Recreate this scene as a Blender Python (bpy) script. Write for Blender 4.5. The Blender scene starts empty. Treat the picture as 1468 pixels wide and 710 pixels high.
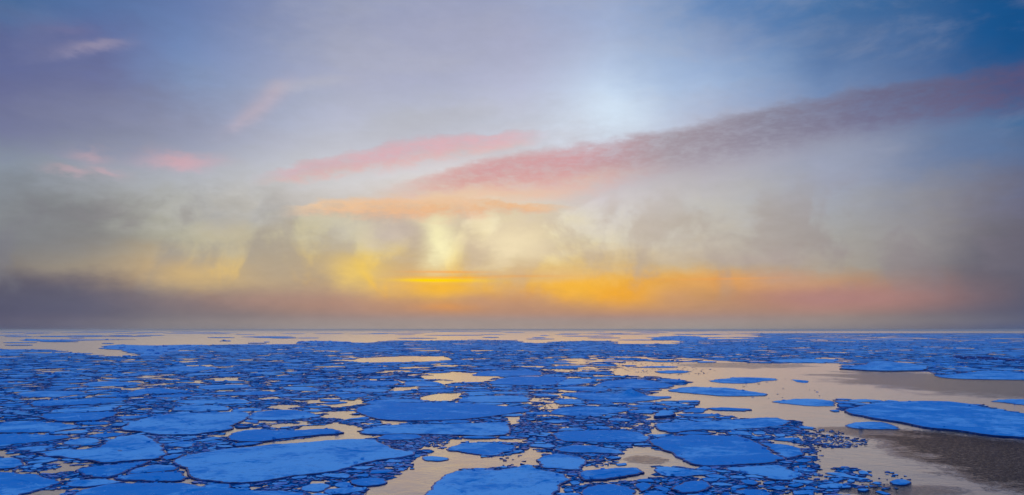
import bpy, bmesh, math, random
from mathutils import Vector, noise, Matrix
from mathutils.geometry import delaunay_2d_cdt
R = math.radians
random.seed(11)
scene = bpy.context.scene
C = scene.collection

# ------------------------------------------------------------------ camera
CAM_H = 22.0            # metres above the sea (ship's rail)
F = 1100.0              # focal length in photograph pixels
W, H = 1468.0, 710.0
HOR = 472.6
PITCH = math.atan((HOR - H / 2) / F)
cam_d = bpy.data.cameras.new('camera')
cam = bpy.data.objects.new('camera', cam_d); C.objects.link(cam)
cam_d.sensor_width = 36.0; cam_d.lens = 36.0 * F / W
cam_d.clip_start = 0.5; cam_d.clip_end = 200000.0
cam.location = (0, 0, CAM_H); cam.rotation_euler = (R(90) + PITCH, 0, 0)
scene.camera = cam

def ray(px, py):
    x = (px - W / 2) / F; z = -(py - H / 2) / F
    c, s = math.cos(PITCH), math.sin(PITCH)
    return Vector((x, c - z * s, s + z * c))
def ground(px, py, z=0.0):
    d = ray(px, py); t = (z - CAM_H) / d.z
    return (d.x * t, d.y * t)
def to_px(x, y, z=0.0):
    c, s = math.cos(PITCH), math.sin(PITCH)
    dz = z - CAM_H
    yy = y * c + dz * s; zz = -y * s + dz * c
    if yy < .1: yy = .1
    return (W / 2 + F * x / yy, H / 2 - F * zz / yy)
def azel(px, py):
    d = ray(px, py).normalized()
    return math.degrees(math.atan2(d.x, d.y)), math.degrees(math.asin(d.z))

# ------------------------------------------------------------------ sky
scene.view_settings.view_transform = 'Standard'
scene.view_settings.look = 'None'
scene.view_settings.exposure = 0.0
scene.view_settings.gamma = 1.0
scene.view_settings.use_curve_mapping = False
SUN_AZ, SUN_EL = azel(634, 402)

def lin(c):
    return tuple((v / 255 / 12.92) if v / 255 <= .04045 else ((v / 255 + .055) / 1.055) ** 2.4 for v in c)

class G:
    """small helper for node trees"""
    def __init__(s, nt): s.nt = nt; s.n = nt.nodes; s.l = nt.links
    def put(s, sock, v):
        if isinstance(v, bpy.types.NodeSocket): s.l.new(v, sock)
        elif v is not None:
            if sock.type == 'RGBA' and len(v) == 3: v = (*v, 1)
            sock.default_value = v
    def m(s, op, a, b=None, c=None, clamp=False):
        nd = s.n.new('ShaderNodeMath'); nd.operation = op; nd.use_clamp = clamp
        for i, v in enumerate((a, b, c)):
            if v is not None: s.put(nd.inputs[i], v)
        return nd.outputs[0]
    def smooth(s, x, a, b, lo=0.0, hi=1.0, kind='SMOOTHSTEP'):
        nd = s.n.new('ShaderNodeMapRange'); nd.interpolation_type = kind
        s.put(nd.inputs[0], x); s.put(nd.inputs[1], a); s.put(nd.inputs[2], b)
        s.put(nd.inputs[3], lo); s.put(nd.inputs[4], hi)
        return nd.outputs[0]
    def mix(s, f, a, b, mode='MIX'):
        nd = s.n.new('ShaderNodeMix'); nd.data_type = 'RGBA'; nd.blend_type = mode
        s.put(nd.inputs['Factor'], f) if False else s.put(nd.inputs[0], f)
        s.put(nd.inputs[6], a); s.put(nd.inputs[7], b)
        return nd.outputs[2]
    def comb(s, x, y, z=0.0):
        nd = s.n.new('ShaderNodeCombineXYZ')
        for i, v in enumerate((x, y, z)): s.put(nd.inputs[i], v)
        return nd.outputs[0]
    def sep(s, v):
        nd = s.n.new('ShaderNodeSeparateXYZ'); s.put(nd.inputs[0], v); return nd.outputs
    def noise(s, vec, scale, detail=4, rough=.55, dist=0.0):
        nd = s.n.new('ShaderNodeTexNoise'); s.put(nd.inputs['Vector'], vec)
        nd.inputs['Scale'].default_value = scale; nd.inputs['Detail'].default_value = detail
        nd.inputs['Roughness'].default_value = rough; nd.inputs['Distortion'].default_value = dist
        return nd.outputs['Fac']
    def ramp(s, f, stops, interp='LINEAR'):
        nd = s.n.new('ShaderNodeValToRGB'); s.put(nd.inputs[0], f)
        e = nd.color_ramp; e.interpolation = interp
        while len(e.elements) > 1: e.elements.remove(e.elements[-1])
        e.elements[0].position = stops[0][0]; e.elements[0].color = (*stops[0][1], 1)
        for p, c in stops[1:]:
            el = e.elements.new(p); el.color = (*c, 1)
        return nd.outputs[0]

world = bpy.data.worlds.new('World'); scene.world = world; world.use_nodes = True
wt = world.node_tree; wt.nodes.clear(); g = G(wt)
tc = wt.nodes.new('ShaderNodeTexCoord')
dx, dy, dz = g.sep(tc.outputs['Generated'])
AZ = g.m('MULTIPLY', g.m('ARCTAN2', dx, dy), 180 / math.pi)
EL = g.m('MULTIPLY', g.m('ARCSINE', dz), 180 / math.pi)
# soft turbulence, moves every cloud edge a little
dirv = tc.outputs['Generated']
stretch = wt.nodes.new('ShaderNodeMapping'); stretch.vector_type = 'POINT'
stretch.inputs['Scale'].default_value = (1, 1, 2.6); wt.links.new(dirv, stretch.inputs[0])
n1 = g.noise(dirv, 5.0, 6, .55); n2 = g.noise(stretch.outputs[0], 9.0, 6, .6); n3 = g.noise(stretch.outputs[0], 40.0, 5, .65)
stretch2 = wt.nodes.new('ShaderNodeMapping'); stretch2.inputs['Scale'].default_value = (1, 1, 3.6); stretch2.inputs['Rotation'].default_value = (0, R(10), 0); wt.links.new(dirv, stretch2.inputs[0])
n4 = g.noise(stretch2.outputs[0], 85.0, 4, .7)
off1 = g.m('SUBTRACT', n1, .5); off2 = g.m('SUBTRACT', n2, .5); off3 = g.m('SUBTRACT', n3, .5)
fade = g.smooth(EL, 0.0, 6.0)
AZw = g.m('ADD', AZ, g.m('MULTIPLY', off1, 4.0))
AZw = g.m('ADD', AZw, g.m('MULTIPLY', off2, 3.0))
dEL = g.m('ADD', g.m('MULTIPLY', off1, 2.6), g.m('MULTIPLY', g.m('ADD', g.m('MULTIPLY', off2, 3.2), g.m('MULTIPLY', off3, .6)), g.smooth(EL, 1.0, 10.0, .5, 1.0)))
ELw = g.m('ADD', EL, g.m('MULTIPLY', dEL, fade))

ROWS = [0, 60, 120, 180, 240, 300, 340, 380, 402, 430, 455, 472]
GRID = {
 0:    [(70,105,152),(78,98,148),(98,104,150),(116,121,152),(138,148,162),(135,140,146),(118,120,126),(128,122,120),(108,103,110),(86,84,106),(80,80,108),(86,88,114)],
 120:  [(85,112,160),(98,112,160),(105,112,156),(125,130,158),(160,165,175),(150,152,152),(135,135,134),(160,148,128),(135,122,118),(100,96,112),(92,90,112),(100,100,120)],
 250:  [(100,122,170),(112,135,180),(128,148,186),(150,156,182),(182,187,196),(182,182,176),(175,172,155),(188,168,138),(184,158,124),(150,130,120),(122,116,120),(130,126,132)],
 500:  [(130,140,180),(148,156,190),(165,170,200),(180,185,206),(206,206,212),(216,208,196),(226,212,152),(216,190,128),(214,176,112),(184,142,118),(156,134,130),(158,148,144)],
 640:  [(145,150,186),(160,166,196),(170,176,205),(184,190,210),(214,208,212),(232,214,190),(240,226,172),(244,208,104),(244,190,70),(206,152,100),(168,140,130),(164,150,142)],
 750:  [(148,156,192),(164,170,204),(178,184,214),(192,198,216),(216,206,206),(234,224,200),(236,222,172),(228,196,118),(232,172,72),(204,148,98),(170,140,130),(164,150,142)],
 880:  [(138,160,205),(154,176,216),(182,206,236),(206,222,242),(200,190,200),(214,208,204),(220,210,186),(222,186,118),(236,172,56),(232,166,62),(172,136,124),(162,150,142)],
 1000: [(90,130,184),(120,150,198),(162,184,218),(184,186,204),(184,178,184),(192,190,188),(194,186,174),(200,172,124),(226,166,76),(200,150,92),(164,136,128),(154,148,144)],
 1200: [(60,108,160),(82,118,166),(112,138,180),(142,146,172),(156,162,180),(164,166,172),(168,166,162),(168,160,146),(186,150,114),(174,134,112),(142,130,126),(132,126,130)],
 1330: [(36,92,146),(58,100,152),(88,112,156),(112,130,164),(128,136,158),(140,140,150),(144,140,142),(140,134,134),(144,124,120),(136,112,110),(110,108,118),(106,104,120)],
 1468: [(20,76,132),(26,80,136),(60,90,140),(70,108,152),(98,110,142),(110,110,132),(104,104,116),(94,94,108),(90,90,106),(84,86,106),(74,84,114),(62,82,124)],
}
TOP = 26.0
cols = sorted(GRID)
elN = g.m('DIVIDE', g.m('ADD', ELw, 1.0), TOP + 1.0)
acc = None
for i, cx in enumerate(cols):
    st = []
    for ry, c in zip(ROWS, GRID[cx]):
        e = azel(cx, ry)[1]
        st.append(((max(e, 0) + 1) / (TOP + 1), lin(c)))
    st.sort(key=lambda t: t[0])
    rc = g.ramp(elN, st, 'EASE' if False else 'LINEAR')
    if acc is None: acc = rc
    else:
        a0, a1 = azel(cols[i - 1], 300)[0], azel(cx, 300)[0]
        acc = g.mix(g.smooth(AZw, a0, a1, kind='LINEAR'), acc, rc)
sky = acc

def blob(px, py, rx, ry, col, amt, rot=0.0, warp=1.0, soft=1.0):
    """soft elliptical patch of cloud, centre and radii given as photograph pixels turned into angles"""
    global sky
    a, e = azel(px, py)
    kx = abs(azel(px + 10, py)[0] - a) / 10; ke = abs(azel(px, py + 10)[1] - e) / 10
    X = g.m('SUBTRACT', AZw if warp else AZ, a); Y = g.m('SUBTRACT', ELw if warp else EL, e)
    c, s = math.cos(R(rot)), math.sin(R(rot))
    u = g.m('DIVIDE', g.m('ADD', g.m('MULTIPLY', X, c), g.m('MULTIPLY', Y, s)), rx * kx)
    v = g.m('DIVIDE', g.m('SUBTRACT', g.m('MULTIPLY', Y, c), g.m('MULTIPLY', X, s)), ry * ke)
    r2 = g.m('ADD', g.m('MULTIPLY', u, u), g.m('MULTIPLY', v, v))
    f = g.m('MULTIPLY', g.m('EXPONENT', g.m('MULTIPLY', r2, -1.0 / soft)), amt)
    sky = g.mix(f, sky, lin(col))

def streak(pts, cols_, amt, grain=1.0, sharp_top=True):
    """a band of cloud that follows a polyline: pts = (px, py, half thickness up, half thickness down)"""
    global sky
    ae = [azel(p[0], p[1]) for p in pts]
    a_lo, a_hi = ae[0][0], ae[-1][0]
    nd = wt.nodes.new('ShaderNodeFloatCurve')
    def curve(vals, lo, hi):
        n = wt.nodes.new('ShaderNodeFloatCurve')
        cm = n.mapping; cu = cm.curves[0]
        k = [((a[0] - a_lo) / (a_hi - a_lo), (v - lo) / (hi - lo)) for a, v in zip(ae, vals)]
        cu.points[0].location = k[0]; cu.points[1].location = k[-1]
        for q in k[1:-1]: cu.points.new(*q)
        cm.update()
        t = g.m('DIVIDE', g.m('SUBTRACT', AZ, a_lo), a_hi - a_lo, clamp=True)
        wt.links.new(t, n.inputs['Value'])
        return g.m('ADD', g.m('MULTIPLY', n.outputs[0], hi - lo), lo)
    wt.nodes.remove(nd)
    mid = curve([a[1] for a in ae], 0.0, 26.0)
    up = curve([p[2] / 19.0 for p in pts], 0.0, 6.0); dn = curve([p[3] / 19.0 for p in pts], 0.0, 6.0)
    Y = g.m('SUBTRACT', g.m('ADD', EL, g.m('ADD', g.m('MULTIPLY', off3, 1.0 * grain), g.m('MULTIPLY', off2, 1.6 * grain))), mid)
    yu = g.m('DIVIDE', Y, up); yd = g.m('DIVIDE', g.m('MULTIPLY', Y, -1.0), dn)
    fu = g.smooth(yu, 1.0, .45 if sharp_top else -.2); fd = g.smooth(yd, 1.1, .1)
    fa = g.m('MULTIPLY', g.smooth(AZ, a_lo, a_lo + (a_hi - a_lo) * .16), 1.0)
    if pts[-1][0] < 1468: fa = g.m('MULTIPLY', fa, g.smooth(AZ, a_hi, a_hi - (a_hi - a_lo) * .2))
    brk = g.m('MULTIPLY', g.smooth(n3, .30, .58, .66, 1.0), g.smooth(n4, .34, .6, .82, 1.0))
    f = g.m('MULTIPLY', g.m('MULTIPLY', fu, fd), g.m('MULTIPLY', g.m('MULTIPLY', fa, brk), amt))
    t = g.m('DIVIDE', g.m('SUBTRACT', AZ, a_lo), a_hi - a_lo, clamp=True)
    hue = g.ramp(t, [((azel(px, 250)[0] - a_lo) / (a_hi - a_lo), lin(c)) for px, c in cols_])
    lowc = g.mix(g.smooth(yd, -.2, .7), hue, g.mix(g.smooth(AZ, 14.0, 2.0, .03, .5), hue, lin((226, 176, 150))))
    sky = g.mix(f, sky, lowc)

# broad, soft cloud masses
blob(95, 140, 170, 75, (104, 110, 148), .7, -12)
blob(60, 60, 110, 30, (98, 104, 150), .5, 12)
blob(220, 190, 150, 50, (140, 145, 168), .5)
blob(640, 60, 200, 70, (152, 156, 190), .45)
blob(882, 168, 54, 50, (206, 228, 248), .62, 12)
blob(960, 90, 60, 90, (140, 170, 212), .4)
blob(60, 320, 85, 38, (126, 128, 132), .7, -12)
blob(120, 345, 60, 26, (134, 132, 132), .5)
blob(200, 385, 70, 26, (170, 152, 130), .45)
blob(335, 305, 62, 26, (158, 158, 160), .75)
blob(380, 345, 60, 26, (180, 170, 150), .5)
blob(290, 392, 70, 24, (222, 184, 118), .6)
blob(60, 420, 170, 30, (86, 86, 106), .8)
blob(260, 440, 150, 24, (122, 116, 122), .6)
blob(505, 392, 60, 22, (248, 212, 100), .6)
blob(545, 405, 50, 20, (246, 192, 74), .55)
blob(410, 385, 40, 34, (196, 172, 130), .6)
blob(590, 372, 26, 24, (206, 180, 130), .5)
blob(350, 350, 60, 30, (182, 172, 152), .5)
blob(330, 388, 46, 24, (224, 190, 116), .6)
blob(630, 340, 24, 40, (254, 246, 196), .95)
blob(738, 340, 56, 30, (250, 234, 190), .65)
blob(560, 338, 46, 30, (200, 182, 170), .7)
blob(470, 345, 60, 30, (190, 184, 164), .6)
blob(690, 352, 22, 32, (204, 184, 156), .7)
blob(760, 392, 90, 18, (226, 178, 96), .6)
blob(640, 402, 70, 20, (248, 182, 24), .8)
blob(830, 412, 46, 20, (248, 184, 50), .7)
blob(888, 424, 48, 14, (244, 170, 44), .7)
blob(760, 425, 40, 14, (208, 150, 100), .5)
blob(980, 372, 120, 14, (190, 176, 160), .6)
blob(1050, 405, 100, 12, (228, 164, 92), .6)
blob(1180, 425, 150, 22, (188, 132, 124), .6)
blob(1000, 345, 90, 34, (198, 190, 178), .5)
blob(1120, 360, 90, 26, (166, 160, 156), .45)
blob(1430, 375, 95, 75, (96, 94, 110), .7)
blob(1290, 345, 70, 36, (158, 154, 152), .45)
blob(1190, 240, 110, 34, (150, 158, 184), .45)
blob(1380, 215, 90, 36, (92, 118, 160), .6)
blob(1250, 60, 110, 60, (88, 114, 158), .5)
blob(1420, 30, 70, 60, (22, 84, 142), .7)
blob(700, 440, 260, 16, (182, 140, 118), .55)
blob(640, 440, 46, 8, (226, 150, 74), .6)
blob(400, 432, 130, 14, (176, 136, 122), .5)
blob(760, 462, 500, 8, (158, 146, 142), .6, warp=0)
# ragged puffs of sea fog drifting in front of the glow
pn = g.noise(dirv, 13.0, 8, .56, .35); pn2 = g.noise(dirv, 6.5, 5, .5, .2)
pm = g.m('ADD', g.m('MULTIPLY', pn, .6), g.m('MULTIPLY', pn2, .4))
pz = g.m('MULTIPLY', g.smooth(EL, 11.5, 7.5), g.smooth(EL, 1.2, 4.2))
puff = g.m('MULTIPLY', g.smooth(pm, .47, .57), pz)
pcol = g.ramp(g.m('DIVIDE', g.m('ADD', AZ, 36.0), 72.0), [(.0, lin((116, 118, 130))), (.18, lin((150, 144, 142))), (.36, lin((176, 160, 148))), (.5, lin((196, 172, 152))), (.68, lin((180, 166, 154))), (.85, lin((146, 136, 140))), (1.0, lin((96, 94, 112)))])
sky = g.mix(g.m('MULTIPLY', puff, .55), sky, pcol)
gl = g.m('MULTIPLY', g.smooth(pm, .52, .40), g.m('MULTIPLY', pz, g.smooth(AZ, 22.0, 4.0)))
gl = g.m('MULTIPLY', gl, g.smooth(AZ, -30.0, -10.0))
sky = g.mix(g.m('MULTIPLY', gl, .2), sky, lin((250, 226, 168)))
blob(628, 345, 24, 40, (254, 244, 190), .85, 6)
blob(738, 345, 50, 28, (250, 232, 190), .6)
blob(640, 410, 62, 18, (248, 184, 36), .8)
blob(498, 394, 44, 19, (246, 206, 98), .65)
blob(275, 392, 60, 20, (224, 188, 120), .5)
blob(835, 412, 40, 18, (246, 182, 60), .55)
blob(888, 424, 48, 13, (244, 170, 44), .45)
blob(1040, 408, 90, 10, (226, 160, 90), .4)
blob(1200, 428, 130, 16, (168, 128, 128), .6)
blob(965, 428, 34, 14, (196, 150, 118), .55)
blob(790, 388, 60, 10, (214, 176, 128), .55)
blob(1130, 398, 60, 14, (186, 152, 138), .6)
blob(690, 430, 40, 12, (196, 150, 122), .6)
blob(556, 336, 44, 26, (200, 184, 174), .65)
blob(480, 335, 50, 20, (206, 200, 188), .5)
blob(400, 300, 50, 18, (176, 176, 176), .45)
blob(100, 440, 170, 22, (88, 90, 114), .55)
blob(690, 358, 20, 28, (208, 186, 158), .55, 20)
blob(1100, 370, 100, 18, (176, 158, 156), .4)
# grey-white thin cloud higher up
hn = g.noise(stretch.outputs[0], 4.2, 7, .6, .3)
hz = g.m('MULTIPLY', g.smooth(EL, 9.0, 13.0), g.smooth(hn, .45, .62))
sky = g.mix(g.m('MULTIPLY', hz, g.smooth(AZ, -26.0, -12.0, .06, .22)), sky, lin((178, 178, 190)))
# small rosy wisps
blob(258, 232, 44, 10, (214, 168, 176), .7, 4, 1, 1.3)
blob(120, 228, 24, 6, (196, 164, 174), .5, 0, 1, 1.4)
blob(85, 253, 26, 5, (198, 166, 174), .55, 0, 1, 1.4)
blob(142, 250, 22, 6, (202, 168, 176), .55, -6, 1, 1.4)
blob(385, 140, 26, 10, (208, 182, 190), .45, 36, 1, 1.6)
blob(358, 168, 24, 8, (202, 180, 190), .42, 30, 1, 1.6)
blob(130, 68, 36, 7, (156, 148, 172), .7, 16, 1, 1.6)
blob(95, 45, 40, 8, (118, 114, 152), .4, 10)
blob(440, 125, 50, 8, (186, 184, 196), .4, 12, 1, 1.6)
blob(590, 178, 130, 22, (184, 184, 192), .5, 10)
# the long bands
streak([(350, 264, 8, 8), (470, 242, 20, 18), (600, 216, 22, 26), (700, 204, 16, 22), (800, 192, 5, 7)],
       [(350, (206, 184, 190)), (560, (216, 160, 170)), (800, (220, 172, 182))], .95)
streak([(390, 306, 6, 6), (470, 300, 20, 16), (580, 298, 20, 22), (700, 299, 15, 16), (840, 300, 5, 5)],
       [(390, (238, 204, 166)), (600, (234, 182, 136)), (840, (236, 190, 148))], .95)
streak([(500, 290, 10, 10), (620, 266, 22, 26), (740, 244, 28, 44), (860, 230, 32, 48), (1000, 200, 30, 52), (1160, 168, 29, 52), (1320, 142, 28, 44), (1468, 120, 28, 40), (1700, 90, 28, 40)],
       [(500, (222, 188, 172)), (700, (212, 148, 150)), (820, (206, 142, 148)), (960, (162, 148, 160)), (1100, (136, 133, 152)), (1250, (110, 110, 140)), (1468, (86, 84, 122))], 1.0)
blob(750, 270, 120, 11, (234, 188, 156), .6, 7)
blob(640, 284, 90, 9, (240, 204, 166), .55, 4)
# the sun burning through low stratus
blob(636, 402, 58, 3.2, (255, 206, 0), .95, 0, 0)
blob(612, 402, 30, 2.0, (255, 214, 0), .95, 0, 0)
blob(740, 396, 70, 1.6, (240, 150, 40), .3, 0, 0)
blob(1030, 400, 70, 1.6, (244, 160, 80), .35, 0, 0)
blob(640, 390, 50, 1.6, (255, 150, 20), .5, 0, 0)
blob(655, 398, 60, 1.3, (255, 170, 10), .5, 0, 0)
# fine mottling of thin cloud
mott = g.smooth(g.m('ADD', g.m('MULTIPLY', n2, .6), g.m('MULTIPLY', n3, .4)), .3, .7, .95, 1.05)
sky = g.mix(1.0, sky, g.comb(mott, mott, mott), 'MULTIPLY')
hsv = wt.nodes.new('ShaderNodeHueSaturation'); wt.links.new(sky, hsv.inputs['Color'])
cen = g.smooth(g.m('ABSOLUTE', g.m('ADD', AZ, 2.0)), 10.0, 22.0, .80, 1.0)
g.put(hsv.inputs['Saturation'], g.m('ADD', 1.0, g.m('MULTIPLY', g.m('SUBTRACT', cen, 1.0), g.smooth(EL, 9.0, 13.0)))); sky = hsv.outputs[0]
# physical evening sky, mixed in overhead with the blue veil
nish = wt.nodes.new('ShaderNodeTexSky'); nish.sky_type = 'NISHITA'; nish.sun_disc = False
nish.sun_elevation = R(SUN_EL); nish.sun_rotation = R(SUN_AZ)
nish.ozone_density = 6.0; nish.dust_density = 1.0; nish.air_density = 1.4
bg1 = wt.nodes.new('ShaderNodeBackground'); bg1.inputs[1].default_value = 0.15
wt.links.new(nish.outputs[0], bg1.inputs[0])
sky = g.mix(g.smooth(EL, 21.0, 44.0), sky, (.21, .52, 1.0))  # unseen blue veil overhead, added to brighten the floes
# unseen lower sky away from the sunset, darkened so near faces fall in shade
back = g.m('MULTIPLY', g.smooth(g.m('ABSOLUTE', AZ), 48.0, 110.0), g.smooth(EL, 48.0, 16.0))
sky = g.mix(g.m('MULTIPLY', back, .85), sky, (.05, .085, .20))
bg2 = wt.nodes.new('ShaderNodeBackground'); wt.links.new(sky, bg2.inputs[0]); bg2.inputs[1].default_value = 1.0
mx = wt.nodes.new('ShaderNodeMixShader')
g.put(mx.inputs[0], g.smooth(EL, 24.0, 60.0, 0.0, 0.35))
wt.links.new(bg2.outputs[0], mx.inputs[1]); wt.links.new(bg1.outputs[0], mx.inputs[2])
wo = wt.nodes.new('ShaderNodeOutputWorld'); wt.links.new(mx.outputs[0], wo.inputs[0])

# ------------------------------------------------------------------ sun (low, veiled by stratus)
sd = bpy.data.lights.new('sun', 'SUN'); so = bpy.data.objects.new('sun', sd); C.objects.link(so)
sd.energy = 0.38; sd.angle = R(80); sd.color = (1.0, .81, .70)
sdir = Vector((math.sin(R(SUN_AZ)) * math.cos(R(SUN_EL)), math.cos(R(SUN_AZ)) * math.cos(R(SUN_EL)), math.sin(R(SUN_EL))))
so.rotation_euler = (-sdir).to_track_quat('-Z', 'Y').to_euler()

# ------------------------------------------------------------------ materials
def new_mat(name):
    m = bpy.data.materials.new(name); m.use_nodes = True
    nt = m.node_tree; nt.nodes.clear()
    o = nt.nodes.new('ShaderNodeOutputMaterial'); b = nt.nodes.new('ShaderNodeBsdfPrincipled')
    nt.links.new(b.outputs[0], o.inputs[0])
    return m, G(nt), b
def geo_pos(gg):
    return gg.n.new('ShaderNodeNewGeometry').outputs['Position']
def bump(gg, b, height, strength, dist):
    n = gg.n.new('ShaderNodeBump'); n.inputs['Strength'].default_value = 1.0
    gg.put(n.inputs['Strength'], strength); n.inputs['Distance'].default_value = dist
    gg.put(n.inputs['Height'], height); gg.l.new(n.outputs[0], b.inputs['Normal'])

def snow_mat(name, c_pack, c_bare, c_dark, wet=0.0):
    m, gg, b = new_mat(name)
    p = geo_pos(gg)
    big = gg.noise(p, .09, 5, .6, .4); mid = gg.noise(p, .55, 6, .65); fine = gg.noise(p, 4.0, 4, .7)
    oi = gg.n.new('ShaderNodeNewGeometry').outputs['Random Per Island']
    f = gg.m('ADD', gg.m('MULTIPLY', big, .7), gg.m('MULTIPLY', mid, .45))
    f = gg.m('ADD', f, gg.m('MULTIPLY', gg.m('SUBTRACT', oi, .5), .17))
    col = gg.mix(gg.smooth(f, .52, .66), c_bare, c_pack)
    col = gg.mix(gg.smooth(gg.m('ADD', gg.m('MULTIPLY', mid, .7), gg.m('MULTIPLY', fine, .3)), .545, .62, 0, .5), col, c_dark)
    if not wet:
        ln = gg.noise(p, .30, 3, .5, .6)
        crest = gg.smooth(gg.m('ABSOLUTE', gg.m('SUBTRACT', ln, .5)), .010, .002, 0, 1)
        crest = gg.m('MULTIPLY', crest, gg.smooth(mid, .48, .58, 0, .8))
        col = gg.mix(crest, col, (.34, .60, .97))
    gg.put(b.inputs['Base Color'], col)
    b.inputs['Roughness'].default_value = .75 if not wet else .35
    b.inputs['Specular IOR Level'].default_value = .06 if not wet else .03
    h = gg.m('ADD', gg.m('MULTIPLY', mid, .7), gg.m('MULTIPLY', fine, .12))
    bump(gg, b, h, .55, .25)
    return m
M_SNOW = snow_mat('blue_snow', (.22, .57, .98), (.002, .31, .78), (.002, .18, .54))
M_ICE = snow_mat('shaded_wet_ice_edge', (.018, .13, .46), (.006, .05, .22), (.002, .018, .10), 1)  # wet ice, with the shade of the floe sides put into its dark blue
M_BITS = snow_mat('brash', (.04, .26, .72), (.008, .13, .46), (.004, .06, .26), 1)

def slush_material():
    m, gg, b = new_mat('slush')
    p = geo_pos(gg)
    n = gg.noise(p, 1.1, 6, .7); n_ = gg.noise(p, .25, 3, .5)
    col = gg.ramp(n, [(.36, (.0005, .014, .07)), (.48, (.001, .065, .24)), (.62, (.006, .25, .66))])
    gg.put(b.inputs['Base Color'], col); b.inputs['Roughness'].default_value = .9
    b.inputs['Specular IOR Level'].default_value = 0
    bump(gg, b, n, .5, .2)
    return m
M_SLUSH = slush_material()

def water_material():
    m, gg, b = new_mat('sea_water')
    p = geo_pos(gg)
    px_, py_, _ = gg.sep(p)
    n_w = gg.noise(p, .035, 5, .6)
    n_st = gg.noise(p, .12, 4, .6)
    n_ff = gg.noise(p, .9, 4, .7)
    # wind-ruffled patches: ellipses on the sea, edges broken up by noise
    ruff = None
    for (cx, cy, rx, ry, amt) in ((1575, 690, 172, 74, 1.0), (1440, 556, 170, 22, .75), (1290, 540, 110, 5, .45), (1240, 618, 70, 7, .5), (925, 660, 30, 6, .22), (1060, 524, 90, 4, .5), (1290, 704, 90, 10, .35)):
        x0, y0 = ground(cx, cy); xr = (ground(cx + rx, cy)[0] - x0)
        ya = ground(cx, max(cy - ry, 478))[1] - y0; yb = y0 - ground(cx, cy + ry)[1]
        yr = (ya + yb) / 2; y0 = y0 + (ya - yb) / 2
        u = gg.m('DIVIDE', gg.m('SUBTRACT', px_, x0), xr); v = gg.m('DIVIDE', gg.m('SUBTRACT', py_, y0), yr)
        r = gg.m('SQRT', gg.m('ADD', gg.m('MULTIPLY', u, u), gg.m('MULTIPLY', v, v)))
        r = gg.m('ADD', r, gg.m('MULTIPLY', gg.m('SUBTRACT', n_w, .5), 1.3))
        r = gg.m('ADD', r, gg.m('MULTIPLY', gg.m('SUBTRACT', n_st, .5), 1.0))
        r = gg.m('ADD', r, gg.m('MULTIPLY', gg.m('SUBTRACT', n_ff, .5), .9))
        f = gg.smooth(r, 1.1, .75, 0, amt)
        ruff = f if ruff is None else gg.m('MAXIMUM', ruff, f)
    flecks = gg.smooth(gg.noise(p, .3, 5, .7, .5), .66, .72, 0, .35)
    ruff = gg.m('MAXIMUM', ruff, flecks)
    w1 = gg.noise(p, .9, 4, .6); w2 = gg.noise(p, 3.2, 3, .6); w3 = gg.noise(p, .16, 3, .5)
    h = gg.m('ADD', gg.m('MULTIPLY', w1, .16), gg.m('MULTIPLY', w2, .05))
    paws = gg.smooth(gg.noise(p, 1.3, 4, .75, .6), .40, .58, .15, 1.0)
    hr = gg.m('ADD', gg.m('MULTIPLY', gg.noise(p, 1.1, 4, .6), 2.6), gg.m('MULTIPLY', w2, .35))
    hr = gg.m('MULTIPLY', hr, paws)
    hh = gg.m('ADD', h, gg.m('MULTIPLY', hr, ruff))
    bump(gg, b, gg.m('ADD', hh, gg.m('MULTIPLY', w3, .5)), 1.0, .28)
    b.inputs['Base Color'].default_value = (.006, .011, .032, 1)
    gg.put(b.inputs['Roughness'], gg.smooth(ruff, 0, 1, .12, .16))
    b.inputs['IOR'].default_value = 1.60
    grain = gg.smooth(gg.noise(p, 1.5, 5, .75, .8), .50, .66, .003, .10)
    lev = gg.m('ADD', gg.m('MULTIPLY', gg.m('SUBTRACT', 1.0, ruff), .9), gg.m('MULTIPLY', ruff, grain))
    gg.put(b.inputs['Specular IOR Level'], lev)
    return m
M_WATER = water_material()

# ------------------------------------------------------------------ helpers
def mesh_obj(name, verts, faces, mat, parent=None, smooth=False):
    me = bpy.data.meshes.new(name); me.from_pydata(verts, [], faces); me.validate()
    me.materials.append(mat)
    if smooth:
        me.polygons.foreach_set('use_smooth', [True] * len(me.polygons))
    me.update()
    o = bpy.data.objects.new(name, me); C.objects.link(o)
    if parent: o.parent = parent
    return o

# ------------------------------------------------------------------ the sea
S = 90000.0
sea = mesh_obj('sea_water', [(-S, -S, 0), (S, -S, 0), (S, S, 0), (-S, S, 0)], [(0, 1, 2, 3)], M_WATER)
sea['kind'] = 'structure'; sea['label'] = 'calm sea water between the ice floes, mirroring the sunset sky'

# ------------------------------------------------------------------ polygons
def area(p):
    return .5 * sum(p[i - 1][0] * p[i][1] - p[i][0] * p[i - 1][1] for i in range(len(p)))
def inside(p, x, y):
    r = False; n = len(p); j = n - 1
    for i in range(n):
        if (p[i][1] > y) != (p[j][1] > y) and x < (p[j][0] - p[i][0]) * (y - p[i][1]) / (p[j][1] - p[i][1]) + p[i][0]: r = not r
        j = i
    return r
def edge_dist(p, x, y):
    best = 1e18
    for i in range(len(p)):
        ax, ay = p[i - 1]; bx, by = p[i]
        ux, uy = bx - ax, by - ay; L = ux * ux + uy * uy or 1e-9
        t = max(0, min(1, ((x - ax) * ux + (y - ay) * uy) / L))
        d = (x - ax - t * ux) ** 2 + (y - ay - t * uy) ** 2
        if d < best: best = d
    return math.sqrt(best)
def bbox(p):
    return min(q[0] for q in p), min(q[1] for q in p), max(q[0] for q in p), max(q[1] for q in p)
def centroid(p):
    return sum(q[0] for q in p) / len(p), sum(q[1] for q in p) / len(p)
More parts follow.
